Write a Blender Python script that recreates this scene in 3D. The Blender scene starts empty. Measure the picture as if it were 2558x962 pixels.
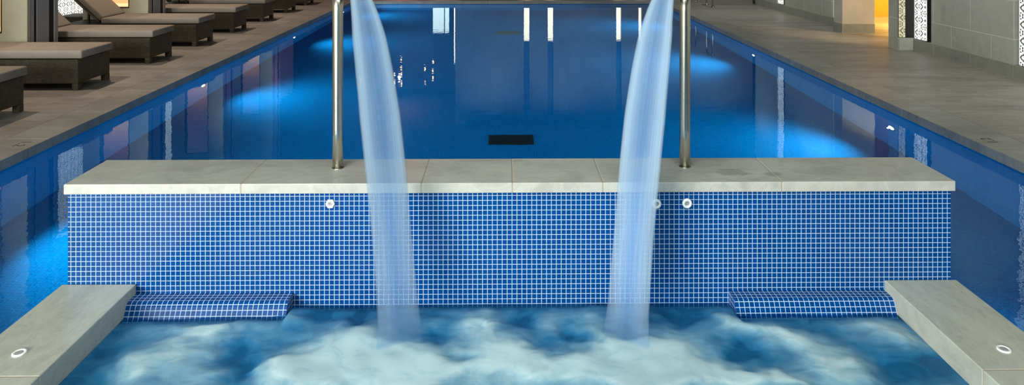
import bpy, bmesh, math, random
from mathutils import Vector, Matrix, noise
random.seed(7)
SC = bpy.context.scene
COL = SC.collection
PI = math.pi

# ------------------------------------------------------------------ helpers
class MB:
    """collects boxes, tubes and sheets; build() links them as ONE mesh object"""
    def __init__(self):
        self.bm = bmesh.new()
    def poly(self, pts):
        vs = [self.bm.verts.new(p) for p in pts]
        return self.bm.faces.new(vs)
    def box(self, x0, x1, y0, y1, z0, z1, bev=0.0, seg=2, M=None):
        b = bmesh.new()
        bmesh.ops.create_cube(b, size=1.0)
        for v in b.verts:
            v.co = Vector(((x0 + x1) / 2 + v.co.x * (x1 - x0), (y0 + y1) / 2 + v.co.y * (y1 - y0), (z0 + z1) / 2 + v.co.z * (z1 - z0)))
        if bev > 0:
            bmesh.ops.bevel(b, geom=list(b.edges), offset=bev, segments=seg, profile=0.5, affect='EDGES')
        if M is not None:
            bmesh.ops.transform(b, matrix=M, verts=b.verts)
        self.join(b)
        return self
    def join(self, b):
        b.verts.index_update()
        m = [self.bm.verts.new(v.co) for v in b.verts]
        for f in b.faces:
            nf = self.bm.faces.new([m[v.index] for v in f.verts])
            nf.smooth = f.smooth
        b.free()
    def lathe(self, prof, c=(0, 0, 0), n=32, M=None, cap=True):
        """prof: list of (r, z) revolved about z"""
        b = bmesh.new()
        rings = []
        for r, z in prof:
            rings.append([b.verts.new((r * math.cos(2 * PI * k / n), r * math.sin(2 * PI * k / n), z)) for k in range(n)])
        for a, d in zip(rings[:-1], rings[1:]):
            for k in range(n):
                b.faces.new((a[k], a[(k + 1) % n], d[(k + 1) % n], d[k])).smooth = True
        if cap:
            b.faces.new(list(reversed(rings[0])))
            b.faces.new(rings[-1])
        T = Matrix.Translation(c) @ (M.to_4x4() if M is not None else Matrix())
        bmesh.ops.transform(b, matrix=T, verts=b.verts)
        self.join(b)
        return self
    def sweep(self, pts, secs, cap=True):
        """pts: path points, secs: list of lists of world-offset vectors (same length)"""
        b = bmesh.new()
        rings = [[b.verts.new(Vector(p) + o) for o in s] for p, s in zip(pts, secs)]
        n = len(rings[0])
        for a, d in zip(rings[:-1], rings[1:]):
            for k in range(n):
                b.faces.new((a[k], a[(k + 1) % n], d[(k + 1) % n], d[k])).smooth = True
        if cap:
            b.faces.new(list(reversed(rings[0])))
            b.faces.new(rings[-1])
        self.join(b)
        return self
    def tube(self, pts, r, n=20):
        pts = [Vector(p) for p in pts]
        secs = []
        up = None
        for i, p in enumerate(pts):
            t = (pts[min(i + 1, len(pts) - 1)] - pts[max(i - 1, 0)]).normalized()
            if up is None:
                up = Vector((1, 0, 0)) if abs(t.x) < .8 else Vector((0, 1, 0))
            a = (up - t * up.dot(t)).normalized()
            up = a
            c = t.cross(a)
            secs.append([(a * math.cos(2 * PI * k / n) + c * math.sin(2 * PI * k / n)) * r for k in range(n)])
        return self.sweep(pts, secs)
    def build(self, name, mat, parent=None, loc=(0, 0, 0), rotz=0, smooth=False):
        bm = self.bm
        bmesh.ops.recalc_face_normals(bm, faces=bm.faces)
        uv = bm.loops.layers.uv.new('UVMap')
        for f in bm.faces:
            n = f.normal
            ax = max(range(3), key=lambda i: abs(n[i]))
            for l in f.loops:
                c = l.vert.co
                l[uv].uv = (c.y, c.z) if ax == 0 else ((c.x, c.z) if ax == 1 else (c.x, c.y))
            if smooth:
                f.smooth = True
        me = bpy.data.meshes.new(name)
        bm.to_mesh(me)
        bm.free()
        me.materials.append(mat)
        o = bpy.data.objects.new(name, me)
        COL.objects.link(o)
        o.location = loc
        o.rotation_euler = (0, 0, rotz)
        if parent is not None:
            o.parent = parent
        return o

def tag(o, label=None, cat=None, group=None, kind=None):
    if label: o['label'] = label
    if cat: o['category'] = cat
    if group: o['group'] = group
    if kind: o['kind'] = kind
    return o

def empty(name, loc, label, cat, group=None, rotz=0, kind=None):
    o = bpy.data.objects.new(name, None)
    COL.objects.link(o)
    o.empty_display_size = .1
    o.location = loc
    o.rotation_euler = (0, 0, rotz)
    return tag(o, label, cat, group, kind)

def kids(o):
    return [c for c in bpy.data.objects if c.parent == o]

def copy_tree(o, parent=None):
    c = o.copy()
    COL.objects.link(c)
    if parent is not None:
        c.parent = parent
    for ch in kids(o):
        copy_tree(ch, c)
    return c

# ------------------------------------------------------------------ materials
class NT:
    def __init__(self, name):
        self.m = bpy.data.materials.new(name)
        self.m.use_nodes = True
        self.t = self.m.node_tree
        self.t.nodes.clear()
        self.out = self.t.nodes.new('ShaderNodeOutputMaterial')
    def n(self, typ, **kw):
        nd = self.t.nodes.new('ShaderNode' + typ)
        for k, v in kw.items():
            setattr(nd, k, v)
        return nd
    def put(self, sock, v):
        if isinstance(v, bpy.types.NodeSocket):
            self.t.links.new(v, sock)
        elif v is not None:
            if isinstance(v, (tuple, list)) and len(v) == 3 and sock.type == 'RGBA':
                v = (*v, 1)
            sock.default_value = v
    def math(self, op, a, b=None, c=None, clamp=False):
        nd = self.n('Math', operation=op, use_clamp=clamp)
        for i, v in enumerate((a, b, c)):
            if v is not None: self.put(nd.inputs[i], v)
        return nd.outputs[0]
    def mix(self, f, a, b, blend='MIX'):
        nd = self.n('Mix', data_type='RGBA', blend_type=blend)
        self.put(nd.inputs[0], f); self.put(nd.inputs[6], a); self.put(nd.inputs[7], b)
        return nd.outputs[2]
    def map(self, src, scale=(1, 1, 1), loc=(0, 0, 0), rot=(0, 0, 0)):
        nd = self.n('Mapping')
        self.put(nd.inputs[0], src)
        nd.inputs['Scale'].default_value = scale
        nd.inputs['Location'].default_value = loc
        nd.inputs['Rotation'].default_value = rot
        return nd.outputs[0]
    def noise(self, vec, scale, detail=3, rough=.5, dist=0):
        nd = self.n('TexNoise')
        self.put(nd.inputs['Vector'], vec)
        nd.inputs['Scale'].default_value = scale
        nd.inputs['Detail'].default_value = detail
        nd.inputs['Roughness'].default_value = rough
        nd.inputs['Distortion'].default_value = dist
        return nd.outputs[0]
    def ramp(self, f, stops):
        nd = self.n('ValToRGB')
        self.put(nd.inputs[0], f)
        e = nd.color_ramp.elements
        while len(e) < len(stops): e.new(.5)
        for i, (p, c) in enumerate(stops):
            e[i].position = p
            e[i].color = (*c, 1) if len(c) == 3 else c
        return nd.outputs[0]
    def brick(self, vec, w, h, mortar, off=.5, c1=(1, 1, 1), c2=(1, 1, 1), cm=(0, 0, 0), smooth=.1, bias=0):
        nd = self.n('TexBrick', offset=off, offset_frequency=2, squash=1)
        self.put(nd.inputs['Vector'], vec)
        self.put(nd.inputs['Color1'], c1); self.put(nd.inputs['Color2'], c2); self.put(nd.inputs['Mortar'], cm)
        nd.inputs['Scale'].default_value = 1
        nd.inputs['Mortar Size'].default_value = mortar
        nd.inputs['Mortar Smooth'].default_value = smooth
        nd.inputs['Bias'].default_value = bias
        nd.inputs['Brick Width'].default_value = w
        nd.inputs['Row Height'].default_value = h
        return nd.outputs
    def bump(self, h, dist, strength=1.0):
        nd = self.n('Bump')
        self.put(nd.inputs['Height'], h)
        nd.inputs['Strength'].default_value = strength
        nd.inputs['Distance'].default_value = dist
        return nd.outputs[0]
    def pbsdf(self, color, rough=.5, metal=0, spec=None, normal=None, emit=None, estr=None, coat=None):
        p = self.n('BsdfPrincipled')
        self.put(p.inputs['Base Color'], color)
        self.put(p.inputs['Roughness'], rough)
        self.put(p.inputs['Metallic'], metal)
        if spec is not None: self.put(p.inputs['Specular IOR Level'], spec)
        if normal is not None: self.put(p.inputs['Normal'], normal)
        if emit is not None: self.put(p.inputs['Emission Color'], emit)
        if estr is not None: self.put(p.inputs['Emission Strength'], estr)
        if coat is not None: self.put(p.inputs['Coat Weight'], coat)
        return p.outputs[0]
    def uv(self):
        return self.n('TexCoord').outputs['UV']
    def obj(self):
        return self.n('TexCoord').outputs['Object']
    def pos(self):
        return self.n('NewGeometry').outputs['Position']
    def fin(self, sh):
        self.t.links.new(sh, self.out.inputs[0])
        return self.m

def plain(name, c, rough=.5, metal=0, spec=None):
    t = NT(name)
    return t.fin(t.pbsdf(c, rough, metal, spec))

def emitter(name, c, s):
    t = NT(name)
    return t.fin(t.pbsdf((.02, .02, .02), .5, emit=c, estr=s))

def stone(name, ca, cb, stretch=(1, 1, 1), scale=3.0, rough=.45, joint=None, veins=.5, spec=.4, jcol=None, bumpd=.0006, rand=.08, stains=()):
    """veined limestone; joint = (width, height, mortar, offset)"""
    t = NT(name)
    p = t.pos()
    v = t.map(p, scale=stretch)
    base = t.noise(v, scale, 6, .62, .4)
    fine = t.noise(v, scale * 7, 5, .7, .8)
    vein = t.noise(t.map(p, scale=(stretch[0] * .7, stretch[1] * .7, stretch[2] * .7), rot=(.2, .1, .35)), scale * 2.2, 6, .68, .7)
    vv = t.math('SUBTRACT', 1.0, t.math('MULTIPLY', t.math('ABSOLUTE', t.math('SUBTRACT', vein, .5)), 14, clamp=True))
    f = t.math('ADD', t.math('MULTIPLY', base, .65), t.math('MULTIPLY', fine, .35))
    f = t.math('ADD', t.math('MULTIPLY', t.math('SUBTRACT', f, .5), 2.9), .5, clamp=True)
    col = t.mix(f, ca, cb)
    lt = tuple(min(1, x * 1.28) for x in cb)
    col = t.mix(t.math('MULTIPLY', vv, .35 * veins), col, lt)
    h = fine
    for sx, sy, srx, sry in stains:
        q = t.n('SeparateXYZ'); t.put(q.inputs[0], p)
        dx = t.math('DIVIDE', t.math('SUBTRACT', q.outputs[0], sx), srx); dy = t.math('DIVIDE', t.math('SUBTRACT', q.outputs[1], sy), sry)
        d2 = t.math('ADD', t.math('MULTIPLY', dx, dx), t.math('MULTIPLY', dy, dy))
        d2 = t.math('ADD', d2, t.math('MULTIPLY', t.math('SUBTRACT', fine, .5), 2.5))
        col = t.mix(t.math('MULTIPLY', t.math('MULTIPLY', t.math('SUBTRACT', 1.0, d2), 3.0, clamp=True), .38), col, tuple(x * .35 for x in ca))
    if joint:
        w, hh, mo, off = joint
        b = t.brick(t.uv(), w, hh, mo, off, (.0, 0, 0), (1, 1, 1), (.5, .5, .5))
        sh = t.math('ADD', t.math('MULTIPLY', b[0], rand), 1 - rand / 2)
        tone = t.n('Combine' + 'XYZ')
        for i in range(3): t.put(tone.inputs[i], sh)
        col = t.mix(1.0, col, tone.outputs[0], 'MULTIPLY')
        jc = jcol or tuple(x * .55 for x in ca)
        col = t.mix(t.math('MULTIPLY', b[1], .75), col, jc)
        h = t.math('SUBTRACT', fine, t.math('MULTIPLY', b[1], 1.5))
    return t.fin(t.pbsdf(col, rough, spec=spec, normal=t.bump(h, bumpd)))

def mosaic(name, c1, c2, grout, pitch=.0237, gw=.0034, rough=.22, bumpd=.0012, spec=.5):
    t = NT(name)
    uv = t.uv()
    b = t.brick(t.map(uv, loc=(.0012, .0035, 0)), pitch, pitch, gw / 2 * 1.0, 0.0, (0, 0, 0), (1, 1, 1), (.5, .5, .5), smooth=.15)
    jit = t.noise(t.pos(), 60, 2)
    f = t.math('ADD', t.math('MULTIPLY', b[0], .7), t.math('MULTIPLY', jit, .3), clamp=True)
    big = t.noise(t.pos(), 2.2, 2)
    col = t.mix(f, c1, c2)
    col = t.mix(t.math('MULTIPLY', big, .25), col, tuple(x * .7 for x in c1))
    col = t.mix(b[1], col, grout)
    r = t.math('ADD', t.math('MULTIPLY', b[1], .5), rough)
    tilt = t.math('MULTIPLY', b[0], .15)
    h = t.math('SUBTRACT', tilt, b[1])
    return t.fin(t.pbsdf(col, r, spec=spec, normal=t.bump(h, bumpd)))

M = {}
# stones
M['coping'] = stone('coping_stone', (.135, .136, .124), (.275, .276, .252), (.55, 2.0, 1), 1.7, .42, veins=.7)
M['cap'] = stone('cap_stone', (.31, .315, .285), (.47, .475, .43), (.9, 1.9, 1), 2.4, .34, veins=.8, stains=((1.11, 3.50, .085, .055), (1.30, 3.47, .05, .03)))
M['spacope'] = stone('spa_coping_stone', (.32, .33, .28), (.47, .485, .415), (2.2, .9, 1), 2.4, .24, veins=.5)
M['deck'] = stone('deck_stone', (.125, .118, .104), (.285, .274, .245), (.5, 2.3, 1), 1.7, .48, joint=(.88, .44, .0022, .5), veins=.7, jcol=(.12, .11, .10), rand=.13)
M['wallstone'] = stone('wall_stone', (.31, .33, .285), (.43, .45, .39), (1, 1, 1), 1.8, .5, joint=(.74, .44, .0045, .5), veins=.4, jcol=(.64, .65, .58), rand=.12)
M['skirt'] = stone('skirting_stone', (.20, .212, .185), (.29, .305, .262), (1, 1, 1), 2.4, .45, joint=(.74, .6, .003, .0), veins=.5, jcol=(.5, .48, .42), rand=.15)
M['pier'] = stone('pier_stone', (.37, .385, .285), (.47, .48, .36), (1, 1, 1), 1.6, .5, joint=(1.6, .62, .0025, .0), veins=.3, jcol=(.42, .42, .34))
M['pillarstone'] = stone('pillar_stone', (.40, .39, .34), (.50, .49, .43), (1, 1, 1), 1.5, .5, veins=.3)
M['farwall'] = stone('far_wall_stone', (.13, .12, .115), (.19, .175, .165), (1, 1, 1), 1.2, .6, joint=(.9, .45, .004, .5))
M['grey'] = plain('fin_grey', (.33, .33, .33), .45)
M['black'] = plain('recess_black', (.006, .006, .007), .6)
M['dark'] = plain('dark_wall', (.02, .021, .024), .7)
M['ceiling'] = plain('ceiling_paint', (.022, .023, .026), .8)
M['plaster'] = plain('corridor_plaster', (.62, .42, .07), .7)
# tiles
M['spatile'] = mosaic('spa_mosaic', (.0004, .042, .18), (.0008, .058, .24), (.36, .48, .65), spec=.16)
M['pooltile'] = mosaic('pool_mosaic', (.0006, .112, .30), (.001, .152, .375), (.004, .20, .45), rough=.6, spec=.0)
# metals, plastics, cloth
t = NT('brushed_steel')
st = t.noise(t.map(t.obj(), scale=(1, 1, .02)), 180, 2)
M['steel'] = t.fin(t.pbsdf((.64, .61, .52), t.math('ADD', t.math('MULTIPLY', st, .10), .20), 1.0))
M['white'] = plain('white_plastic', (.82, .83, .82), .35)
M['plug'] = plain('grey_plastic', (.30, .31, .31), .4)
M['pink'] = plain('sealant', (.42, .33, .25), .7)

t = NT('wicker')
w1 = t.n('TexWave', wave_type='BANDS', bands_direction='X'); t.put(w1.inputs['Vector'], t.uv()); w1.inputs['Scale'].default_value = 26
w2 = t.n('TexWave', wave_type='BANDS', bands_direction='Y'); t.put(w2.inputs['Vector'], t.uv()); w2.inputs['Scale'].default_value = 40
b = t.brick(t.uv(), .03, .012, .0016, .5, (0, 0, 0), (1, 1, 1), (.5, .5, .5), smooth=.6)
hw = t.math('SUBTRACT', t.math('MULTIPLY', t.math('MULTIPLY', w1.outputs[1], w2.outputs[1]), .6), t.math('MULTIPLY', b[1], 1.0))
cw = t.mix(t.math('ADD', t.math('MULTIPLY', b[0], .6), t.math('MULTIPLY', t.noise(t.pos(), 30), .4)), (.030, .026, .015), (.098, .086, .051))
cw = t.mix(b[1], cw, (.012, .010, .007))
M['wicker'] = t.fin(t.pbsdf(cw, .55, normal=t.bump(hw, .004)))

def cloth(name, ca, cb):
    t = NT(name)
    n1 = t.noise(t.map(t.obj(), scale=(1, 1, 1)), 420, 2)
    n2 = t.noise(t.obj(), 5, 3)
    c = t.mix(t.math('ADD', t.math('MULTIPLY', n1, .6), t.math('MULTIPLY', n2, .4)), ca, cb)
    return t.fin(t.pbsdf(c, .9, spec=.15, normal=t.bump(t.math('ADD', n1, t.math('MULTIPLY', n2, 8)), .0012)))
M['cushion'] = cloth('cushion_cloth', (.20, .178, .150), (.32, .288, .245))

# patterned lit panel: white glow behind a cut screen of chevrons, dots and petals
def panel_mat(name, white, ink, strength, pu=.215, pv=.185, k=.85):
    t = NT(name)
    sp = t.n('SeparateXYZ'); t.put(sp.inputs[0], t.uv())
    def cell(x, p, o=0.0):
        return t.math('SUBTRACT', t.math('FRACT', t.math('ADD', t.math('DIVIDE', x, p), o)), .5)
    u = cell(sp.outputs[0], pu); v = cell(sp.outputs[1], pv)
    au = t.math('ABSOLUTE', u); av = t.math('ABSOLUTE', v)
    def less(a, b): return t.math('LESS_THAN', a, b)
    # chevrons near both borders
    d1 = t.math('ABSOLUTE', t.math('SUBTRACT', t.math('SUBTRACT', .40, t.math('MULTIPLY', av, .9)), au))
    ch = t.math('MULTIPLY', less(d1, .075 * k), less(av, .20 * k))
    # dots
    def dot(cu, cv, r, asp=1.0):
        du = t.math('SUBTRACT', au, cu); dv = t.math('MULTIPLY', t.math('SUBTRACT', av, cv), asp)
        return less(t.math('ADD', t.math('MULTIPLY', du, du), t.math('MULTIPLY', dv, dv)), r * r * k * k)
    s = ch
    for a in ((.38, .32, .065), (.20, .18, .06, .6), (.08, .30, .055, 1.6), (.24, .42, .065, .7), (.0, .10, .06, .6), (.42, .46, .05), (.13, .05, .05, 1.6)):
        s = t.math('MAXIMUM', s, dot(*a))
    col = t.mix(s, white, ink)
    return t.fin(t.pbsdf((.05, .05, .05), .4, emit=col, estr=strength))
M['panel'] = panel_mat('lit_screen_white', (1, 1, .97), (.06, .065, .06), 1.25)
M['panelleaf'] = panel_mat('lit_screen_leaf', (1, 1, .95), (.10, .10, .09), 1.1, .19, .17, .78)
M['panelcream'] = panel_mat('lit_screen_cream', (.78, .72, .46), (.14, .10, .045), .85, pu=.15)
M['niche'] = None
t = NT('lit_niche')
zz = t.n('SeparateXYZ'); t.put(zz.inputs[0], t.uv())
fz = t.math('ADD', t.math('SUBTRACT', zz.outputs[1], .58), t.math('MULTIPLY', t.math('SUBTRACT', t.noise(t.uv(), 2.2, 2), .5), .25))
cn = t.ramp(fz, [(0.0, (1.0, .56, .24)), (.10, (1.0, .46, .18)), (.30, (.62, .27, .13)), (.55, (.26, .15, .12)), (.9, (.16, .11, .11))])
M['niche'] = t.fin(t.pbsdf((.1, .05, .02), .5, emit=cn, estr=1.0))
M['nicheback'] = emitter('lit_niche_strip', (1.0, .74, .36), 1.2)
M['nicheframe'] = plain('bronze_frame', (.06, .035, .012), .4, .6)
M['lamp_lens'] = emitter('pool_lamp_lens', (.92, .97, 1.0), 26)
M['warm_lens'] = emitter('warm_lens', (1.0, .55, .25), 14)
M['down_lens'] = emitter('downlight_lens', (1.0, .82, .6), 2.0)
M['slot_white'] = emitter('slot_window_glow', (1.0, .74, .48), 3.4)
M['slot_blue'] = emitter('slot_window_dusk', (.004, .03, .11), .8)
M['pane'] = emitter('far_pane_glow', (1.0, .98, .85), 1.9)
M['pane_day'] = emitter('daylight_pane', (.85, .93, 1.0), 2.5)
M['frame'] = plain('window_frame', (.03, .03, .032), .4, .3)
M['drain'] = plain('drain_black', (.0015, .002, .003), .6)
M['drain_grey'] = plain('drain_grey', (.10, .10, .075), .6)
M['ink'] = plain('engraved_ink', (.03, .03, .026), .7)

# pool water: clear, mirror-like, barely rippled
t = NT('pool_water')
p = t.pos()
r1 = t.noise(t.map(p, scale=(1, 1, 1)), 2.6, 3, .5)
r2 = t.noise(t.map(p, scale=(.8, 1, 1)), 9.0, 2, .5)
far = t.n('SeparateXYZ'); t.put(far.inputs[0], p)
near_spa = t.math('MULTIPLY', t.math('SUBTRACT', 4.9, far.outputs[1]), .5, clamp=True)
hh = t.math('ADD', t.math('MULTIPLY', r1, 1.0), t.math('MULTIPLY', r2, t.math('ADD', .4, t.math('MULTIPLY', near_spa, .9))))
nb = t.bump(hh, .0011)
gl = t.n('BsdfGlossy'); t.put(gl.inputs['Color'], (.62, .85, 1.0)); t.put(gl.inputs['Roughness'], .012); t.put(gl.inputs['Normal'], nb)
rf = t.n('BsdfRefraction'); t.put(rf.inputs['Color'], (.84, .95, 1.0)); t.put(rf.inputs['Roughness'], 0.0); t.put(rf.inputs['IOR'], 1.333); t.put(rf.inputs['Normal'], nb)
fr = t.n('Fresnel'); t.put(fr.inputs['IOR'], 1.333); t.put(fr.inputs['Normal'], nb)
mx = t.n('MixShader'); t.put(mx.inputs[0], fr.outputs[0]); t.put(mx.inputs[1], rf.outputs[0]); t.put(mx.inputs[2], gl.outputs[0])
M['water'] = t.fin(mx.outputs[0])

# whirlpool water: blue milky water with aerated white foam
t = NT('whirlpool_water')
at_ = t.n('Attribute', attribute_name='foam')
p = t.pos()
wisp = t.noise(t.map(p, scale=(1, 1.5, 1), rot=(0, 0, .5)), 6.5, 7, .62, 1.6)
fm = t.math('ADD', at_.outputs['Fac'], t.math('MULTIPLY', t.math('SUBTRACT', wisp, .5), .62), clamp=True)
deep = t.mix(t.noise(p, 3), (.004, .095, .26), (.012, .15, .35))
fcol = t.ramp(fm, [(0.0, (.001, .088, .215)), (.25, (.018, .148, .30)), (.5, (.08, .225, .365)), (.75, (.19, .36, .455)), (1.0, (.41, .555, .60))])
body = t.pbsdf(fcol, .5, spec=.25)
tr = t.n('BsdfTransparent'); t.put(tr.inputs['Color'], (.42, .72, .92))
ed_ = t.n('Attribute', attribute_name='depth_near_tiles')
alpha = t.math('ADD', t.math('ADD', .10, t.math('MULTIPLY', ed_.outputs['Fac'], .80)), t.math('MULTIPLY', fm, .8), clamp=True)
mx = t.n('MixShader'); t.put(mx.inputs[0], alpha); t.put(mx.inputs[1], tr.outputs[0]); t.put(mx.inputs[2], body)
M['foam'] = t.fin(mx.outputs[0])

# falling water: streaked, white at the rims, clearer in the middle
t = NT('falling_water')
sp = t.n('SeparateXYZ'); t.put(sp.inputs[0], t.uv())
au = t.math('ABSOLUTE', sp.outputs[0])          # 0 centre .. 1 rim
s1 = t.noise(t.map(t.uv(), scale=(7, .55, 1)), 2.0, 4, .6)
s2 = t.noise(t.map(t.uv(), scale=(26, .8, 1)), 2.0, 3, .6)
streak = t.math('ADD', t.math('MULTIPLY', s1, .6), t.math('MULTIPLY', s2, .4))
rim_hi = t.ramp(au, [(0, (.36,) * 3), (.35, (.42,) * 3), (.70, (.70,) * 3), (.86, (.58,) * 3), (1.0, (.06,) * 3)])
rim_lo = t.ramp(au, [(0, (.66,) * 3), (.50, (.66,) * 3), (.66, (.50,) * 3), (.80, (.40,) * 3), (.92, (.34,) * 3), (1.0, (.03,) * 3)])
low = t.math('MULTIPLY', t.math('SUBTRACT', sp.outputs[1], .72), 3.0, clamp=True)
rim = t.mix(low, rim_hi, rim_lo)
al = t.math('ADD', rim, t.math('MULTIPLY', t.math('SUBTRACT', streak, .5), .55), clamp=True)
foot = t.math('MULTIPLY', t.math('SUBTRACT', 1.55, sp.outputs[1]), 3.2, clamp=True)
al = t.math('MULTIPLY', al, foot)
cf = t.mix(t.math('ADD', t.math('MULTIPLY', au, .75), t.math('MULTIPLY', t.math('SUBTRACT', streak, .5), .9), clamp=True), (.25, .44, .70), (.56, .67, .72))
df = t.n('BsdfDiffuse'); t.put(df.inputs[0], cf)
tl = t.n('BsdfTranslucent'); t.put(tl.inputs[0], cf)
m1 = t.n('MixShader'); t.put(m1.inputs[0], .4); t.put(m1.inputs[1], df.outputs[0]); t.put(m1.inputs[2], tl.outputs[0])
tr = t.n('BsdfTransparent'); t.put(tr.inputs[0], (.90, .96, 1))
m2 = t.n('MixShader'); t.put(m2.inputs[0], al); t.put(m2.inputs[1], tr.outputs[0]); t.put(m2.inputs[2], m1.outputs[0])
M['fall'] = t.fin(m2.outputs[0])

# ------------------------------------------------------------------ main dimensions
DK = .085          # deck top above the pool water (z = 0)
PX = 3.685         # pool half width at the coping edge
PW = 3.715         # pool half width at the tiled wall
PY0, PY1 = -3.0, 17.0
PZ = -1.21         # pool floor
SX, SY = 2.15, 3.71   # spa island
CEIL = 3.75

# deck slabs (floor) with the coping strip separate
f = MB()
f.box(-9.5, -PX - .3502, PY0 - 2, 26, DK - .12, DK)
f.box(PX + .3502, 10, PY0 - 2, 26, DK - .12, DK)
f.box(-PX - .352, PX + .352, PY1 + .322, 26, DK - .12, DK)
tag(f.build('floor', M['deck']), 'brown grey stone paving of the deck around the pool', 'floor', kind='structure')

cop = empty('pool_coping', (0, 0, 0), 'grey stone edging slabs around the long blue pool', 'coping', kind='structure')
def slab_row(x0, x1, ys, axis='y'):
    for a, b_ in zip(ys[:-1], ys[1:]):
        m = MB()
        if axis == 'y':
            m.box(x0, x1, a + .0006, b_ - .0006, DK - .078, DK, .003, 2)
        else:
            m.box(a + .0006, b_ - .0006, x0, x1, DK - .078, DK, .003, 2)
        m.build('coping_slab', M['coping'], cop)
ys = [PY0 + .865 * k for k in range(0, 24)]
ys = [y for y in ys if y < PY1 - .3] + [PY1 - .03]
slab_row(-PX - .35, -PX, ys)
slab_row(PX, PX + .35, ys)
xs = [-PX - .35 + k * (2 * PX + .7) / 9 for k in range(10)]
slab_row(PY1 - .03, PY1 + .32, xs, 'x')

# pool basin
b = MB()
b.box(-PW - .2, PW + .2, PY0 - .2, PY1 + .2, PZ - .2, PZ)
b.box(-PW - .2, -PW, PY0, PY1, PZ, DK - .079)
b.box(PW, PW + .2, PY0, PY1, PZ, DK - .079)
b.box(-PW - .2, PW + .2, PY1, PY1 + .2, PZ, DK - .079)
b.box(-PW - .2, PW + .2, PY0 - .2, PY0, PZ, DK - .079)
tag(b.build('pool_basin', M['pooltile']), 'deep blue tiled basin of the long pool', 'pool', kind='structure')

w = MB()
for q in ((-PW, PW, SY, PY1), (-PW, -SX + .03, PY0, SY), (SX - .03, PW, PY0, SY)):
    w.poly([(q[0], q[2], 0), (q[1], q[2], 0), (q[1], q[3], 0), (q[0], q[3], 0)])
tag(w.build('pool_water', M['water']), 'clear blue mirror-like water of the long pool', 'water', kind='structure')

# submerged white grab bar at the far right corner
g = MB().tube([(3.45, 16.0, -.02), (PW, 16.0, -.02)], .016)
g.tube([(3.46, 16.0, -.02), (3.46, 16.0, -.30)], .014)
tag(g.build('grab_bar', M['white']), 'small white bar at the far right corner of the pool', 'grab bar')

# ------------------------------------------------------------------ spa
# dividing wall with six cap slabs
wall = empty('wall_spa', (0, 3.54, 0), 'low blue mosaic wall with pale stone cap between spa and pool', 'wall', kind='structure')
def child(mb, name, mat, root):
    o = mb.build(name, mat, root)
    o.location = -Vector(root.location)
    return o
m = MB().box(-2.125, 2.125, 3.372, 3.708, PZ, .487)
child(m, 'tiled_body', M['spatile'], wall)
jx = [-2.14, -1.297, -.435, .0015, .4365, 1.30, 2.143]
for a, c in zip(jx[:-1], jx[1:]):
    child(MB().box(a + .0012, c - .0012, 3.360, 3.724, .486, .535, .004, 2), 'cap_slab', M['cap'], wall)
j = MB()
for x in jx[1:-1]:
    j.box(x - .0016, x + .0016, 3.3612, 3.7228, .488, .5338)
child(j, 'joint_filler', M['pink'], wall)

# side kerbs of the spa
for sgn, side in ((-1, 'left'), (1, 'right')):
    k = empty('spa_kerb', (sgn * 1.975, 2.0, 0), 'broad pale stone kerb along the %s side of the bubbling spa' % side, 'kerb', kind='structure')
    x0, x1 = sorted((sgn * 1.80, sgn * 2.15))
    x2, x3 = sorted((sgn * 1.815, sgn * 2.12))
    ye = [3.3705, 2.672, 1.80, .93, .06, -.8, -1.7, -2.6]
    for a, c in zip(ye[1:], ye[:-1]):
        child(MB().box(x0, x1, a + .0012, c - .0012, -.055, .055, .004, 2), 'kerb_slab', M['spacope'], k)
    jf = MB()
    for y in ye[1:-1]:
        jf.box(x0 + .0012, x1 - .0012, y - .0016, y + .0016, -.05, .0538)
    child(jf, 'joint_filler', M['pink'], k)
    child(MB().box(x2, x3, -2.6, 3.371, PZ, -.056), 'tiled_side', M['spatile'], k)
sf = MB()
sf.box(-1.815, 1.815, -2.6, 3.372, PZ, -.95)
sf.box(-1.815, 1.815, -2.8, -2.6, PZ, -.06)
tag(sf.build('spa_floor', M['spatile']), 'blue mosaic floor beneath the bubbling spa water', 'floor', kind='structure')

# tiled head rests: flat top, rounded nose, sloping front, running down into the water
for x0, x1, label in ((-1.80, -1.052, 'blue tiled ledge rising from the water beside the left kerb'), (1.046, 1.80, 'blue tiled ledge rising from the water beside the right kerb')):
    prof = [(3.372, .008), (3.303, .008), (3.290, .003), (3.281, -.008), (3.245, -.075), (3.215, -.14), (3.215, -.24), (3.372, -.24)]
    b = bmesh.new(); uvl = b.loops.layers.uv.new('UVMap')
    L = [0]
    for p0, p1 in zip(prof[:-1], prof[1:]): L.append(L[-1] + math.dist(p0, p1))
    A = [b.verts.new((x0, y, z)) for y, z in prof]
    B = [b.verts.new((x1, y, z)) for y, z in prof]
    for i in range(len(prof) - 1):
        fc = b.faces.new((A[i], A[i + 1], B[i + 1], B[i]))
        for l in fc.loops:
            i2 = i if l.vert in (A[i], B[i]) else i + 1
            l[uvl].uv = (l.vert.co.x, L[i2] + .0015)
    for e in (list(reversed(A)), B):
        fc = b.faces.new(e)
        for l in fc.loops: l[uvl].uv = (l.vert.co.y, l.vert.co.z)
    bmesh.ops.recalc_face_normals(b, faces=b.faces)
    me = bpy.data.meshes.new('tiled_ledge'); b.to_mesh(me); b.free(); me.materials.append(M['spatile'])
    o = bpy.data.objects.new('tiled_ledge', me); COL.objects.link(o)
    tag(o, label, 'ledge')

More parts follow.
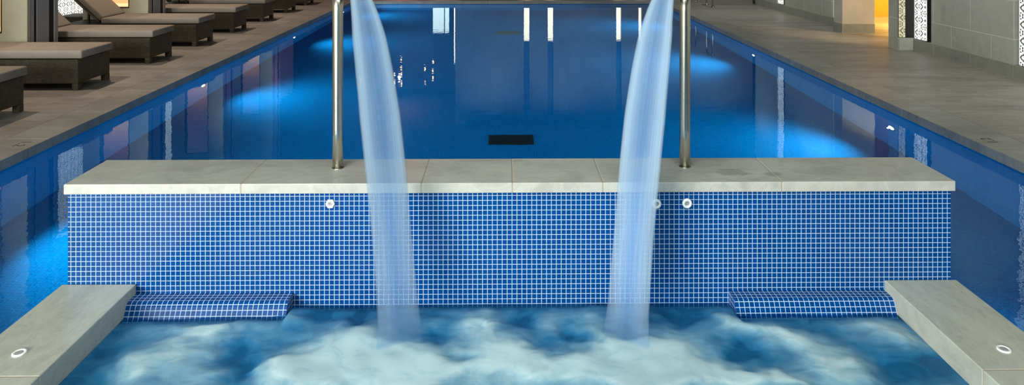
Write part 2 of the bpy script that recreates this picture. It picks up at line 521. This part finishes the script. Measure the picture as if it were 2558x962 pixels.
# whirlpool surface
FO = [(-0.708, 3.014, 0.163, 0.186, 1), (-0.733, 2.837, 0.178, 0.107, 0.9), (-0.138, 3.194, 0.082, 0.137, 0.8), (-0.038, 2.964, 0.152, 0.149, 0.9), (0.187, 2.814, 0.177, 0.106, 1), (0.667, 2.928, 0.184, 0.177, 1), (0.438, 2.773, 0.143, 0.103, 1), (0.991, 3.149, 0.09, 0.072, 0.8), (1.136, 3.1, 0.106, 0.07, 0.75), (1.257, 3.008, 0.104, 0.075, 0.75), (1.341, 2.894, 0.1, 0.083, 0.7), (1.615, 3.126, 0.125, 0.115, 0.6), (1.572, 3.259, 0.206, 0.078, 0.45), (1.706, 3.033, 0.069, 0.092, 0.5), (-1.43, 3.022, 0.129, 0.154, 0.65), (-1.635, 3.194, 0.109, 0.083, 0.4), (-1.343, 3.142, 0.107, 0.082, 0.7), (-1.197, 3.182, 0.127, 0.047, 0.6), (-1.065, 3.22, 0.11, 0.041, 0.5), (-0.959, 2.839, 0.097, 0.108, 0.75), (-1.287, 2.817, 0.096, 0.079, 0.5), (-1.541, 2.845, 0.08, 0.094, 0.5), (-0.47, 2.913, 0.149, 0.174, 0.7), (-0.297, 2.832, 0.13, 0.107, 0.75), (0.164, 3.207, 0.073, 0.085, 0.6), (0.365, 3.205, 0.074, 0.138, 0.4), (0.859, 2.794, 0.128, 0.078, 0.6), (1.057, 2.767, 0.143, 0.063, 0.5), (1.388, 2.788, 0.096, 0.065, 0.5), (-0.89, 3.252, 0.083, 0.048, -0.8), (-0.692, 3.233, 0.073, 0.061, -0.8), (-1.207, 2.977, 0.068, 0.088, -0.55), (-1.094, 2.854, 0.057, 0.094, -0.6), (0.091, 3.224, 0.065, 0.076, -0.7), (-0.337, 3.085, 0.07, 0.043, -0.6), (-0.253, 2.897, 0.066, 0.028, -0.5), (0.273, 3.109, 0.045, 0.08, -0.6), (0.781, 3.251, 0.112, 0.062, -0.7), (0.973, 2.939, 0.101, 0.08, -0.7), (1.267, 3.114, 0.107, 0.048, -0.35), (1.716, 2.849, 0.098, 0.095, -0.8), (1.523, 2.799, 0.08, 0.065, -0.5), (-1.751, 2.887, 0.099, 0.14, -0.5), (-1.745, 3.131, 0.062, 0.045, -0.5), (0.576, 2.823, 0.041, 0.052, -0.3), (-0.409, 3.247, 0.093, 0.041, -0.3), (0.50, 2.98, 0.13, 0.12, 0.6)]
NX, NY = 264, 150
X0, X1, Y0_, Y1_ = -1.80, 1.80, 1.3, 3.3715
def fbm(x, y, s, o=3):
    a, r = 1.0, 0.0
    for i in range(o):
        r += a * noise.noise((x * s, y * s, 3.7 + i)); a *= .5; s *= 2.05
    return r
verts, faces, foam, clear = [], [], [], []
for jy in range(NY + 1):
    for ix in range(NX + 1):
        x = X0 + (X1 - X0) * ix / NX; y = Y0_ + (Y1_ - Y0_) * jy / NY
        wx = x + .055 * fbm(x, y + 9, 4.0) + .02 * fbm(x + 5, y, 14); wy = y + .050 * fbm(x + 31, y, 4.0) + .018 * fbm(x, y + 7, 14)
        v = .35 + .22 * fbm(wx + 3, wy, 3.2) 
        for cx, cy, rx, ry, wt in FO:
            q = ((wx - cx) / rx) ** 2 + ((wy - cy) / ry) ** 2
            if q < 9: v += wt * .70 * math.exp(-q * .9)
        v += .22 * max(0, min(1, (3.02 - wy) / .28)) * (1 - min(1, abs(x) / 1.75) ** 4)
        v += .10 * fbm(wx * 1.3 + 11, wy * 2.0, 8, 3)
        edge = max(0, min(1, ((3.245 if abs(x) > 1.045 else Y1_) - y) / .10))
        v = v * (.15 + .85 * edge)
        v = max(0, min(1, v))
        foam.append(v)
        front = 3.245 if abs(x) > 1.045 else Y1_
        clear.append(max(0, min(1, (front - y) / .085)))
        side = min(1, (1.80 - abs(x)) / .1, (Y1_ - y) / .05)
        verts.append((x, y, -.052 + max(0, side) * (.035 * v + .010 * fbm(x, y, 5, 2))))
for jy in range(NY):
    for ix in range(NX):
        a = jy * (NX + 1) + ix
        faces.append((a, a + 1, a + NX + 2, a + NX + 1))
me = bpy.data.meshes.new('whirlpool_water')
me.from_pydata(verts, [], faces)
ca = me.attributes.new('foam', 'FLOAT', 'POINT')
ca.data.foreach_set('value', foam)
ca = me.attributes.new('depth_near_tiles', 'FLOAT', 'POINT')
ca.data.foreach_set('value', clear)
for p_ in me.polygons: p_.use_smooth = True
me.materials.append(M['foam'])
o = bpy.data.objects.new('whirlpool_water', me); COL.objects.link(o)
tag(o, 'churning blue spa water covered with swirling white foam', 'water', kind='stuff')

# ------------------------------------------------------------------ spouts and falling water
def path_pt(sgn, z):
    z0, s0, k = 1.50, .166, .436
    s = s0 + k * math.sqrt(max(0, z0 - z))
    return Vector((sgn * (.888 - .575 * s), 3.585 - .818 * s, z))
for sgn, side in ((-1, 'left'), (1, 'right')):
    base = Vector((sgn * .888, 3.585, .535))
    d = Vector((-sgn * .575, -.818, 0)); wv = Vector((.818, -sgn * .575, 0))
    sp_ = empty('water_spout', base, 'tall polished steel pole of the %s spa waterfall on the stone cap' % side, 'spout', 'steel waterfall spouts on the spa wall')
    pts = [(0, 0, z) for z in (.0, .2, .4, .6, .8, .92)]
    child0 = MB().tube(pts, .0272, 32).build('pole', M['steel'], sp_)
    MB().lathe([(.031, 0), (.031, .002), (.029, .004), (.0275, .004)], n=32).build('base_flange', M['steel'], sp_)
    # curved head flattening into a fan nozzle
    path, secs = [], []
    n = 24
    for i in range(13):
        u = i / 12
        a = u * PI * .62
        pz = .92 + .11 * math.sin(a); ps = .11 * (1 - math.cos(a))
        path.append(d * ps + Vector((0, 0, pz)))
        wd = .0272 + (.055 - .0272) * u ** 1.5; th = .0272 + (.011 - .0272) * u
        nrm = Vector((0, 0, 1)) * math.sin(a) + d * (-math.cos(a)) * -1
        tang = d * math.sin(a) + Vector((0, 0, 1)) * math.cos(a)
        nr = tang.cross(wv).normalized()
        secs.append([wv * (wd * math.cos(2 * PI * k / n)) + nr * (th * math.sin(2 * PI * k / n)) for k in range(n)])
    MB().sweep(path, secs).build('nozzle', M['steel'], sp_)

    # the jet: a fan of water, rims thicker than the middle
    W = [(1.50, .044), (1.45, .050), (1.36, .068), (1.25, .085), (1.10, .094), (.9, .101), (.7, .100), (.4, .096), (.1, .099), (-.03, .112)]
    def wid(z):
        for (za, wa), (zb, wb) in zip(W[:-1], W[1:]):
            if za >= z >= zb: return wa + (wb - wa) * (za - z) / (za - zb)
        return W[-1][1]
    b = bmesh.new(); uvl = b.loops.layers.uv.new('UVMap')
    NS, NZ = 28, 60
    rows = []
    for i in range(NZ + 1):
        z = 1.495 + (-.052 - 1.495) * i / NZ
        c = path_pt(sgn, z); hw = wid(z)
        ring = []
        for k in range(NS):
            a = 2 * PI * k / NS
            cu = math.cos(a)
            th = .008 + .010 * abs(cu) ** 3
            off = wv * (hw * cu) + d * (th * math.sin(a))
            ring.append((b.verts.new(c + off), cu))
        rows.append(ring)
    for i in range(NZ):
        for k in range(NS):
            k2 = (k + 1) % NS
            fc = b.faces.new((rows[i][k][0], rows[i][k2][0], rows[i + 1][k2][0], rows[i + 1][k][0]))
            fc.smooth = True
            for l, (ii, kk) in zip(fc.loops, ((i, k), (i, k2), (i + 1, k2), (i + 1, k))):
                l[uvl].uv = (rows[ii][kk][1], ii / NZ * 1.55)
    bmesh.ops.recalc_face_normals(b, faces=b.faces)
    me = bpy.data.meshes.new('waterfall_jet'); b.to_mesh(me); b.free(); me.materials.append(M['fall'])
    o = bpy.data.objects.new('waterfall_jet', me); COL.objects.link(o)
    tag(o, 'sheet of white water falling from the %s steel spout into the spa' % side, 'waterfall', 'waterfall jets pouring into the spa')

# white nozzles in the tiled wall
for x, z, n, lab in ((-.873, .435, 6, 'six-sided white nozzle in the blue tiles below the left pole'), (.695, .428, 28, 'round white nozzle in the tiles beside the right waterfall'), (.843, .430, 28, 'round white nozzle in the tiles below the right pole')):
    e = empty('wall_nozzle', (x, 3.372, z), lab, 'nozzle', 'white nozzles in the spa wall')
    R = Matrix.Rotation(PI / 2, 3, 'X')
    MB().lathe([(.0235, 0), (.0235, .006), (.020, .010), (.012, .010), (.0105, .004), (.0105, .0005)], n=n, M=R).build('flange', M['white'], e)
    MB().lathe([(.0102, .001), (.0102, .005), (.005, .006), (.004, .003)], n=20, M=R).build('insert', M['plug'], e)
# air buttons on the kerbs
for x, y, lab in ((-1.975, 2.819, 'white ringed button set in the left stone kerb'), (1.974, 2.80, 'white ringed button set in the right stone kerb')):
    e = empty('air_button', (x, y, .055), lab, 'button', 'white ringed buttons on the spa kerbs')
    MB().lathe([(.0265, 0), (.0262, .004), (.023, .006), (.016, .005), (.0155, .001)], n=32).build('ring', M['white'], e)
    MB().lathe([(.0153, .001), (.0153, .004), (.012, .005)], n=28).build('push_cap', M['plug'], e)

# ------------------------------------------------------------------ things in the pool
def under_lamp(sgn, y, lab):
    e = empty('pool_lamp', (sgn * PW, y, -.60), lab, 'lamp', 'underwater lamps in the pool walls')
    R = Matrix.Rotation(-sgn * PI / 2, 3, 'Y')
    MB().lathe([(.075, 0), (.075, .004), (.058, .007), (.048, .006)], n=28, M=R).build('bezel', M['steel'], e)
    MB().lathe([(.047, .002), (.047, .007), (.036, .011), (.018, .014), (.006, .015)], n=24, M=R).build('lens', M['lamp_lens'], e)
    L = bpy.data.lights.new('pool_spot', 'SPOT')
    L.energy = 350; L.color = (.45, .94, 1.0); L.spot_size = math.radians(140); L.spot_blend = 1.0; L.shadow_soft_size = .012
    o = bpy.data.objects.new('pool_spot', L); COL.objects.link(o)
    o.location = (sgn * (PW - .034), y, -.60)
    o.rotation_euler = Vector((-sgn, 0, .06)).to_track_quat('-Z', 'Y').to_euler()
ord_ = ['nearest', 'second', 'third', 'farthest']
for i, y in enumerate((4.95, 8.58, 12.28, 16.0)):
    under_lamp(-1, y, 'bright round underwater lamp in the left pool wall, %s from the spa' % ord_[i])
for i, y in enumerate((3.0, 6.75, 10.5, 14.25)):
    under_lamp(1, y, 'bright round underwater lamp in the right pool wall, %s from the spa' % ord_[i])
def drain(y0, y1, mat, lab):
    e = empty('floor_drain', (.03, (y0 + y1) / 2, PZ), lab, 'drain')
    h = (y1 - y0) / 2
    MB().box(-.23, .23, -h, h, .0005, .006, .002, 1).build('cover', mat, e)
    m = MB()
    for k in range(9): m.box(-.20, .20, -h + .03 + k * (2 * h - .06) / 9, -h + .03 + (k + .5) * (2 * h - .06) / 9, .006, .010)
    m.build('grating', mat, e)
drain(6.98, 7.27, M['drain'], 'black rectangular drain on the pool floor just beyond the spa wall')
drain(13.3, 13.7, M['drain_grey'], 'grey rectangular drain on the pool floor near the far end')

# ------------------------------------------------------------------ sun loungers
def make_lounger():
    """origin on the floor at the middle of the foot end; the body runs towards -x"""
    r = empty('sun_lounger', (0, 0, 0), 'x', 'sun lounger', 'wicker sun loungers along the left deck')
    Ld, hw = 1.95, .295
    MB().box(-Ld, 0, -hw, hw, .072, .325, .008, 2).build('base', M['wicker'], r)
    for x in (-.065, -Ld):
        for y in (-hw, hw - .065):
            MB().box(x, x + .065, y, y + .065, 0, .0715, .004, 1).build('leg', M['wicker'], r)
    c = MB(); c.box(-1.37, .038, -hw - .005, hw + .005, .333, .418, .018, 3)
    c.build('seat_cushion', M['cushion'], r, smooth=True)
    T = Matrix.Translation((-1.385, 0, .375)) @ Matrix.Rotation(math.radians(43), 4, 'Y')
    c = MB(); c.box(-.74, 0, -hw - .002, hw + .002, -.005, .078, .018, 3, M=T)
    c.build('back_cushion', M['cushion'], r, smooth=True)
    fr = MB(); fr.box(-.76, .0, -hw, hw, -.040, -.008, .006, 2, M=T).build('back_frame', M['wicker'], r)
    for y in (-hw + .06, hw - .085):
        MB().box(-1.60, -1.575, y, y + .025, .325, .515).build('back_prop', M['wicker'], r)
    return r
LY = [5.95, 7.37, 8.86, 10.195, 11.60, 13.03, 14.48, 15.92]
LL = ['taupe cushioned wicker lounger cut by the photo edge, nearest the spa', 'second wicker lounger from the spa, in front of the lit stone pier', 'third wicker lounger from the spa, just behind the slatted pier',
      'fourth wicker lounger from the spa, backrest raised before the peach niche', 'fifth wicker lounger from the spa, just past the second pier', 'sixth wicker lounger from the spa', 'seventh wicker lounger from the spa, only its foot end showing', 'last wicker lounger, its legs near the far pool corner']
proto = make_lounger()
for i, y in enumerate(LY):
    o = proto if i == 0 else copy_tree(proto)
    o.location = (-4.49 - .004 * i, y + .295, DK)
    o['label'] = LL[i]

# small wicker side tables at the loungers' heads
tb = empty('side_table', (-6.78, 11.2, DK), 'small dark tapered wicker table below the leaf patterned screen', 'side table', 'dark wicker side tables')
def taper(mb, w0, w1, z0, z1):
    b = bmesh.new()
    A = [b.verts.new((sx * w0, sy * w0, z0)) for sx, sy in ((-1, -1), (1, -1), (1, 1), (-1, 1))]
    B = [b.verts.new((sx * w1, sy * w1, z1)) for sx, sy in ((-1, -1), (1, -1), (1, 1), (-1, 1))]
    for k in range(4): b.faces.new((A[k], A[(k + 1) % 4], B[(k + 1) % 4], B[k]))
    b.faces.new(list(reversed(A))); b.faces.new(B)
    mb.join(b); return mb
taper(MB(), .15, .205, 0, .32).build('body', M['wicker'], tb)
MB().box(-.225, .225, -.225, .225, .321, .345, .006, 2).build('top', M['wicker'], tb)
tb2 = copy_tree(tb); tb2.location = (-6.78, 14.05, DK); tb2['label'] = 'small dark tapered wicker table beyond the second pier'

# ------------------------------------------------------------------ left side: wall, piers, lit screens
def light_panel(loc, w, h, rotz, mat, lab, group, dep=.075):
    """lit patterned screen in a dark box; local x along the wall, faces local -y"""
    e = empty('light_panel', loc, lab, 'light panel', group, rotz)
    MB().box(0, w, -.02, .0, 0, h, .003, 1).build('screen', mat, e)
    m = MB(); m.box(-.004, w + .004, .001, dep, -.004, h + .004)
    m.build('housing', M['black'], e)
    return e
wl = MB()
wl.box(-7.7, -7.4, -5, 25, DK, CEIL)
tag(wl.build('wall_left', M['pier']), 'pale stone wall behind the loungers', 'wall', kind='structure')
PY = [5.36, 8.079, 10.80, 13.66, 16.55]
PL = ['x', 'first pale stone pier with grey slats, behind the second lounger', 'second pale stone pier with grey slats, behind the fourth lounger', 'third stone pier with grey slats down the left deck', 'farthest stone pier with grey slats on the left deck']
PL[0] = 'stone pier beside the lounger nearest the spa'
for i, y in enumerate(PY):
    r = empty('pillar', (-5.5, y, DK), PL[i], 'pier', 'stone piers along the left wall', kind='structure')
    H = CEIL - DK
    # stone face towards the camera, with an opening for the niche
    st_ = MB()
    st_.box(-.288, 0, 0, .05, 0, H)
    st_.box(-.995, -.738, 0, .05, 0, H)
    st_.box(-.738, -.288, 0, .05, 0, .50)
    st_.box(-.738, -.288, 0, .05, 2.45, H)
    st_.build('stone_face', M['pier'], r)
    MB().box(-.995, -.013, .115, .555, 0, H).build('core', M['black'], r)
    MB().box(-.25, -.013, .0502, .1148, 0, H).build('core', M['black'], r)
    fins = MB()
    fins.box(-.0125, -.001, .058, .118, 0, H)
    fins.build('slat', M['grey'], r)
    MB().box(-.0125, -.001, .170, .385, 0, H).build('slat', M['grey'], r)
    MB().box(-.0125, -.001, .490, .555, 0, H).build('slat', M['grey'], r)
    nl = empty('niche_light', (-5.5 - .738, y, DK + .50), 'glowing peach niche in the %s stone pier' % ('nearest', 'first visible', 'second visible', 'third', 'farthest')[i], 'niche light', 'peach lit niches in the piers')
    MB().box(.012, .438, .085, .10, .012, 1.938).build('glow_panel', M['niche'], nl)
    MB().box(.012, .438, .07, .084, .012, .06).build('lamp_strip', M['nicheback'], nl)
    fm_ = MB()
    fm_.box(0, .012, -.004, .10, 0, 1.95); fm_.box(.438, .45, -.004, .10, 0, 1.95)
    fm_.box(.012, .438, -.004, .10, 0, .012); fm_.box(.012, .438, -.004, .10, 1.938, 1.95)
    fm_.build('frame', M['nicheframe'], nl)
for i, (ya, yb) in enumerate(((6.6, 7.4), (9.4, 10.2), (11.50, 12.305), (14.65, 15.47))):
    light_panel((-7.324, ya, DK + .21), yb - ya, 2.9, PI / 2, M['panelleaf'], ('white patterned light screen on the left wall nearest the camera', 'white patterned light screen hidden behind the third lounger', 'white leaf patterned screen glowing between two raised backrests', 'white patterned screen glowing past the second pier')[i], 'lit screens on the left wall')

# ------------------------------------------------------------------ right side wall, screens, doorway
WX = 5.73
def wall_seg(y0, y1, name, lab, x=WX, x2=6.05):
    r = empty(name, (x, y0, DK), lab, 'wall', kind='structure')
    MB().box(0, x2 - x, 0, y1 - y0, .152, CEIL - DK).build('stone_facing', M['wallstone'], r)
    MB().box(-.004, x2 - x, 0, y1 - y0, 0, .151).build('skirting', M['skirt'], r)
    return r
wall_seg(7.872, 9.406, 'wall_right', 'grey stone wall block between two lit screens on the right deck')
wall_seg(-5, 7.40, 'wall_right', 'grey stone wall beyond the right edge of the photo')
wall_seg(12.29, 14.357, 'wall_right', 'far grey stone wall block past the amber doorway')
wall_seg(14.78, 16.04, 'wall_right', 'last grey stone wall block before the dark opening')
def recess(y0, y1, lab):
    r = empty('wall_recess', (WX, y0, DK), lab, 'wall', kind='structure')
    MB().box(.10, .32, .002, y1 - y0 - .002, .152, CEIL - DK).build('recess_back', M['black'], r)
    MB().box(-.004, .32, .001, y1 - y0 - .001, 0, .151).build('skirting', M['skirt'], r)
recess(7.40, 7.872, 'dark recess holding the rightmost lit screen')
recess(9.406, 9.795, 'dark recess holding the screen beside the doorway')
recess(11.735, 12.29, 'dark recess past the doorway pillar')
recess(14.357, 14.78, 'dark recess of the far lit screen')
G = 'lit screens on the right wall'
for ya, yb, lab in ((7.46, 7.79, 'white patterned screen at the right edge, cut by the photo border'), (9.532, 9.790, 'tall white patterned screen on the right wall beside the doorway pier'),
                    (11.93, 12.215, 'sliver of white screen seen past the amber doorway pillar'), (14.46, 14.715, 'small far white screen high on the right wall')):
    light_panel((WX + .02, yb, DK + .165), yb - ya, 3.2, -PI / 2, M['panel'], lab, G)
# pier with the cream screen facing the camera, doorway, lit pillar
r = empty('pillar', (5.515, 9.795, DK), 'grey stone pier carrying the cream screen left of the white one', 'pier', kind='structure')
MB().box(0, .535, .03, .275, .0, CEIL - DK).build('stone_body', M['wallstone'], r)
MB().box(.004, .20, .0, .0295, 0, .17).build('stone_foot', M['spacope'], r)
MB().box(.10, .215, .012, .0295, .171, CEIL - DK).build('recess_back', M['black'], r)
light_panel((5.519, 9.816, DK + .18), .085, 3.2, 0, M['panelcream'], 'narrow cream patterned screen on the pier left of the white screen', G, .008)
r = empty('pillar', (5.505, 11.43, DK), 'cream lit stone pillar at the left side of the amber doorway', 'pier', kind='structure')
MB().box(0, .53, 0, .30, .152, CEIL - DK).build('stone_body', M['pillarstone'], r)
MB().box(-.004, .534, -.004, .304, 0, .151).build('skirting', M['skirt'], r)
# corridor behind the doorway
c = empty('wall_corridor', (0, 0, DK), 'amber plaster corridor behind the doorway on the right', 'wall', kind='structure')
H = CEIL - DK
MB().box(6.05, 9.2, 13.70, 13.9, .15, H).build('plaster', M['plaster'], c)
MB().box(6.05, 9.2, 13.69, 13.9, 0, .149).build('skirting', M['plaster'], c)
MB().box(6.04, 9.2, 9.85, 10.06, 0, H).build('plaster', M['plaster'], c)
MB().box(9.2, 9.4, 9.85, 13.9, 0, H).build('plaster', M['plaster'], c)
MB().box(6.06, 6.2, 11.75, 13.7, 0, H).build('plaster', M['plaster'], c)
MB().box(5.6, 6.05, 10.07, 11.43, 2.35, H).build('lintel', M['wallstone'], c)

# beyond: dark opening, end wall with slot windows, darker hall on the left
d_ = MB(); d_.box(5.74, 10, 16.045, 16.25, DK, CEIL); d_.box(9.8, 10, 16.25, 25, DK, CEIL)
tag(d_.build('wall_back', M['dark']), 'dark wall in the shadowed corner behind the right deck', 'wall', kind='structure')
ew = MB()
xs_ = [-1.44, .52, .68, 1.20, 1.36, 3.16, 3.31, 3.80, 3.90, 9.8]
for k in range(0, len(xs_), 2):
    ew.box(xs_[k], xs_[k + 1], 20.0, 20.3, DK, CEIL)
tag(ew.build('wall_end', M['farwall']), 'grey stone end wall with slot windows, mirrored in the pool', 'wall', kind='structure')
for k in range(1, len(xs_) - 1, 2):
    e = empty('window_%d' % ((k + 1) // 2), ((xs_[k] + xs_[k + 1]) / 2, 20.15, DK), 'narrow lit slot window in the far end wall', 'window', 'slot windows in the end wall', kind='structure')
    hw = (xs_[k + 1] - xs_[k]) / 2 - .003
    MB().box(-hw, hw, -.02, .02, .0, 1.27).build('lit_pane', M['slot_white'], e)
    MB().box(-hw, hw, -.02, .02, 1.30, CEIL - DK).build('dusk_pane', M['slot_blue'], e)
    MB().box(-hw, hw, -.04, .04, 1.271, 1.299).build('transom', M['frame'], e)
fw = MB(); fw.box(-7.7, -2.57, 24.5, 24.7, DK, CEIL); fw.box(-1.97, 10, 24.5, 24.7, DK, CEIL); fw.box(-2.57, -1.97, 24.5, 24.7, 1.75, CEIL)
tag(fw.build('wall_far', M['dark']), 'dark far wall of the hall mirrored in the water', 'wall', kind='structure')
e = empty('window_5', (-2.27, 24.5, DK), 'bright pale window in the dark far wall', 'window', kind='structure')
MB().box(-.298, .298, .08, .11, 0, 1.66).build('pane', M['pane'], e)
fm_ = MB()
for x in (-.3, .12): fm_.box(x, x + .03, .03, .079, 0, 1.66)
fm_.build('frame', M['frame'], e)
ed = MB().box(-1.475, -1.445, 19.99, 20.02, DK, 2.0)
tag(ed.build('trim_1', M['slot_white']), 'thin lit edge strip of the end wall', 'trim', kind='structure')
# ceiling
cl = MB().box(-9.5, 10, -5, 26, CEIL, CEIL + .2)
tag(cl.build('ceiling', M['ceiling']), 'dark ceiling above the pool, seen only as a reflection', 'ceiling', kind='structure')
# back wall behind the viewer with unseen windows assumed as source of the frontal light
bw = MB()
bw.box(-7.7, 10, -5.2, -5.0, DK, .55); bw.box(-7.7, 10, -5.2, -5.0, 3.2, CEIL)
for a, q in ((-7.7, -7.1), (-4.1, -3.9), (-.9, 10)): bw.box(a, q, -5.2, -5.0, .55, 3.2)
tag(bw.build('wall_front', M['pier']), 'stone wall with windows behind the camera', 'wall', kind='structure')
for i, (a, q) in enumerate(((-7.1, -4.1), (-3.9, -.9))):
    e = empty('window_%d' % (6 + i), ((a + q) / 2, -5.1, .55), 'tall daylight window behind the camera', 'window', 'daylight windows behind the camera', kind='structure')
    hw = (q - a) / 2 - .002
    MB().box(-hw, hw, -.02, .0, .0, 2.648).build('pane', M['pane_day'], e)
    m = MB()
    for x in (-hw, -.02, hw - .04): m.box(x, x + .04, .001, .05, 0, 2.648)
    m.build('frame', M['frame'], e)

# chrome hand rails on the right deck
def rail(y0, y1, lab):
    e = empty('hand_rail', (4.58, y0, DK), lab, 'hand rail', 'steel hand rails on the far right deck')
    n = y1 - y0
    pts = [(0, 0, .0), (0, 0, .55), (0, 0, .80)]
    for k in range(1, 9):
        a = PI * k / 8
        pts.append((0, n / 2 - n / 2 * math.cos(a), .80 + .16 * math.sin(a)))
    pts += [(0, n, .55), (0, n, 0)]
    MB().tube(pts, .019, 16).build('bent_tube', M['steel'], e)
    for y in (0, n):
        MB().lathe([(.042, 0), (.042, .008), (.028, .022), (.020, .026)], c=(0, y, 0), n=24).build('floor_flange', M['steel'], e)
rail(15.475, 15.95, 'polished steel hand rail on the right deck, both feet in view')
rail(16.84, 17.35, 'farther steel hand rail at the top edge, right of the pole')

# depth numbers on the coping
def mark(loc, rot, lab):
    cu = bpy.data.curves.new('depth_text', 'FONT'); cu.body = '1.2'; cu.size = .115; cu.align_x = 'CENTER'; cu.align_y = 'CENTER'; cu.extrude = .0004
    tmp = bpy.data.objects.new('tmp', cu); COL.objects.link(tmp)
    bpy.context.view_layer.update()
    me = bpy.data.meshes.new_from_object(tmp.evaluated_get(bpy.context.evaluated_depsgraph_get()))
    COL.objects.unlink(tmp); bpy.data.objects.remove(tmp)
    me.materials.clear(); me.materials.append(M['ink'])
    o = bpy.data.objects.new('depth_mark', me); COL.objects.link(o)
    o.location = loc; o.rotation_euler = (0, 0, rot)
    tag(o, lab, 'depth mark', 'dark depth numbers on the pool edge')
mark((-3.805, 5.515, DK + .0006), -PI / 2, 'dark depth number on the left stone pool edge')
mark((3.815, 5.52, DK + .0006), PI / 2, 'dark depth number on the right stone pool edge')

# warm pendants in the far hall (they glitter in the water) and added ceiling fill lights
for k, (x, y, zs) in enumerate(((-3.27, 22.0, (2.25, 2.5, 2.72, 3.0)), (-2.30, 22.2, (2.35, 2.62, 2.85)), (-2.52, 21.9, (2.5, 2.95)), (-3.55, 22.4, (2.8, 3.05)), (-4.55, 22.0, (2.9, 3.1)))):
    e = empty('pendant_lamp', (x, y, CEIL), 'string of small warm globes hanging in the far hall', 'lamp', 'warm pendants of the far hall')
    MB().tube([(0, 0, 0), (0, 0, zs[0] - CEIL + .02)], .004, 8).build('cord', M['black'], e)
    for z in zs:
        MB().lathe([(.006, .026), (.020, .016), (.026, 0), (.020, -.016), (.006, -.026)], c=(0, 0, z - CEIL), n=16).build('globe', M['warm_lens'], e)

def lamp(kind, name, loc, energy, color, size=None, size_y=None, to=None, spot=None, blend=.5, rad=.1):
    L = bpy.data.lights.new(name, kind)
    L.energy = energy; L.color = color
    if kind == 'AREA':
        L.shape = 'RECTANGLE'; L.size = size; L.size_y = size_y or size
    else:
        L.shadow_soft_size = rad
    if spot: L.spot_size = math.radians(spot); L.spot_blend = blend
    o = bpy.data.objects.new(name, L); COL.objects.link(o)
    o.location = loc
    if to is not None:
        o.rotation_euler = (Vector(to) - Vector(loc)).to_track_quat('-Z', 'Y').to_euler()
    return o
lamp('AREA', 'window_daylight', (-3.9, -4.9, 1.9), 2050, (1.0, .99, .93), 6.2, 2.6, to=(-1.2, 5, 1.3))  # unseen frontal key light added in front of the assumed windows
e = empty('ceiling_panel_light', (0, 1.5, CEIL), 'wide white light panel in the ceiling above the spa', 'ceiling light')
MB().box(-1.6, 1.6, -.6, .6, -.05, -.0).build('frame', M['grey'], e)
MB().box(-1.55, 1.55, -.55, .55, -.056, -.0505).build('diffuser', M['down_lens'], e)
lamp('AREA', 'panel_light', (0, 1.5, CEIL - .07), 110, (.88, 1.0, .97), 3.0, 1.05, to=(0, 1.5, 0))  # unseen overhead fill, added to lift the tops of cap and kerbs
def fill_downlight(x, y, energy, color, cone, lab, tilt=(0, 0), grp='small ceiling downlights'):
    e = empty('downlight', (x, y, CEIL), lab, 'downlight', grp)
    MB().lathe([(.06, 0), (.06, -.012), (.045, -.014), (.042, -.004)], n=24).build('trim_ring', M['grey'], e)
    MB().lathe([(.040, -.003), (.040, -.010)], n=20).build('lens', M['down_lens'], e)
    lamp('SPOT', 'downlight_beam', (x, y, CEIL - .03), energy, color, to=(x + tilt[0], y + tilt[1], 0), spot=cone, blend=.8, rad=.05)  # fixtures and beams added as fill for the two decks
for k, y in enumerate((6.9, 9.6, 12.4, 15.2)):
    fill_downlight(-5.6, y, 310, (1.0, .76, .58), 95, 'warm ceiling downlight above the loungers', (.5, 0))
for k, y in enumerate((5.6, 8.7, 12.8, 15.6)):
    fill_downlight(4.8, y, 170, (1.0, .99, .88), 95, 'ceiling downlight above the right deck', (.2, 0))
lamp('SPOT', 'doorway_beam', (6.35, 10.40, 2.30), 190, (1.0, .66, .32), to=(6.1, 11.35, 0.2), spot=74, blend=.5, rad=.06)
for yy_ in (11.0, 12.7):
    lamp('SPOT', 'corridor_lamp', (7.6, yy_, 2.9), 1300, (1.0, .60, .15), to=(7.6, yy_ + .2, 0), spot=68, blend=.6, rad=.08)
bk = MB().box(-1.44, 5.7, 18.0, 18.2, CEIL - .45, CEIL)  # added baffle, keeps the end wall lamps out of the water mirror
tag(bk.build('ceiling_bulkhead', M['ceiling']), 'dropped ceiling edge hiding the cove light of the end wall', 'ceiling', kind='structure')
for x_ in (-.5, 1.7, 3.9, 6.1):
    lamp('SPOT', 'wall_washer', (x_, 18.35, CEIL - .04), 200, (.85, .92, 1.0), to=(x_, 20.0, .3), spot=115, blend=1.0, rad=.05)  # made-up spots that brighten the end wall for its mirror image
lamp('POINT', 'pendant_glow', (-3.4, 22.4, 2.9), 160, (1.0, .36, .36), rad=.03)

# ------------------------------------------------------------------ world, camera, view
wd = bpy.data.worlds.new('World'); SC.world = wd; wd.use_nodes = True
wd.node_tree.nodes['Background'].inputs[0].default_value = (.10, .12, .16, 1)
wd.node_tree.nodes['Background'].inputs[1].default_value = .25

cam = bpy.data.cameras.new('Camera'); co = bpy.data.objects.new('Camera', cam); COL.objects.link(co)
FPX = 1750.0
cam.sensor_fit = 'HORIZONTAL'; cam.sensor_width = 36.0
cam.lens = FPX / 2558 * 36
cam.shift_y = -(481 + 168) / 2558
cam.clip_start = .05
co.location = (-.038, 0, 1.735)
co.rotation_euler = (PI / 2, 0, -math.atan(19 / FPX))
SC.camera = co
vs = SC.view_settings
SC.display_settings.display_device = 'sRGB'
vs.view_transform = 'Standard'; vs.look = 'None'; vs.gamma = 1; vs.exposure = 0; vs.use_curve_mapping = False
try:
    SC.cycles.caustics_reflective = True
    SC.cycles.caustics_refractive = True
    SC.cycles.use_denoising = True
    SC.cycles.transparent_max_bounces = 16
except Exception:
    pass
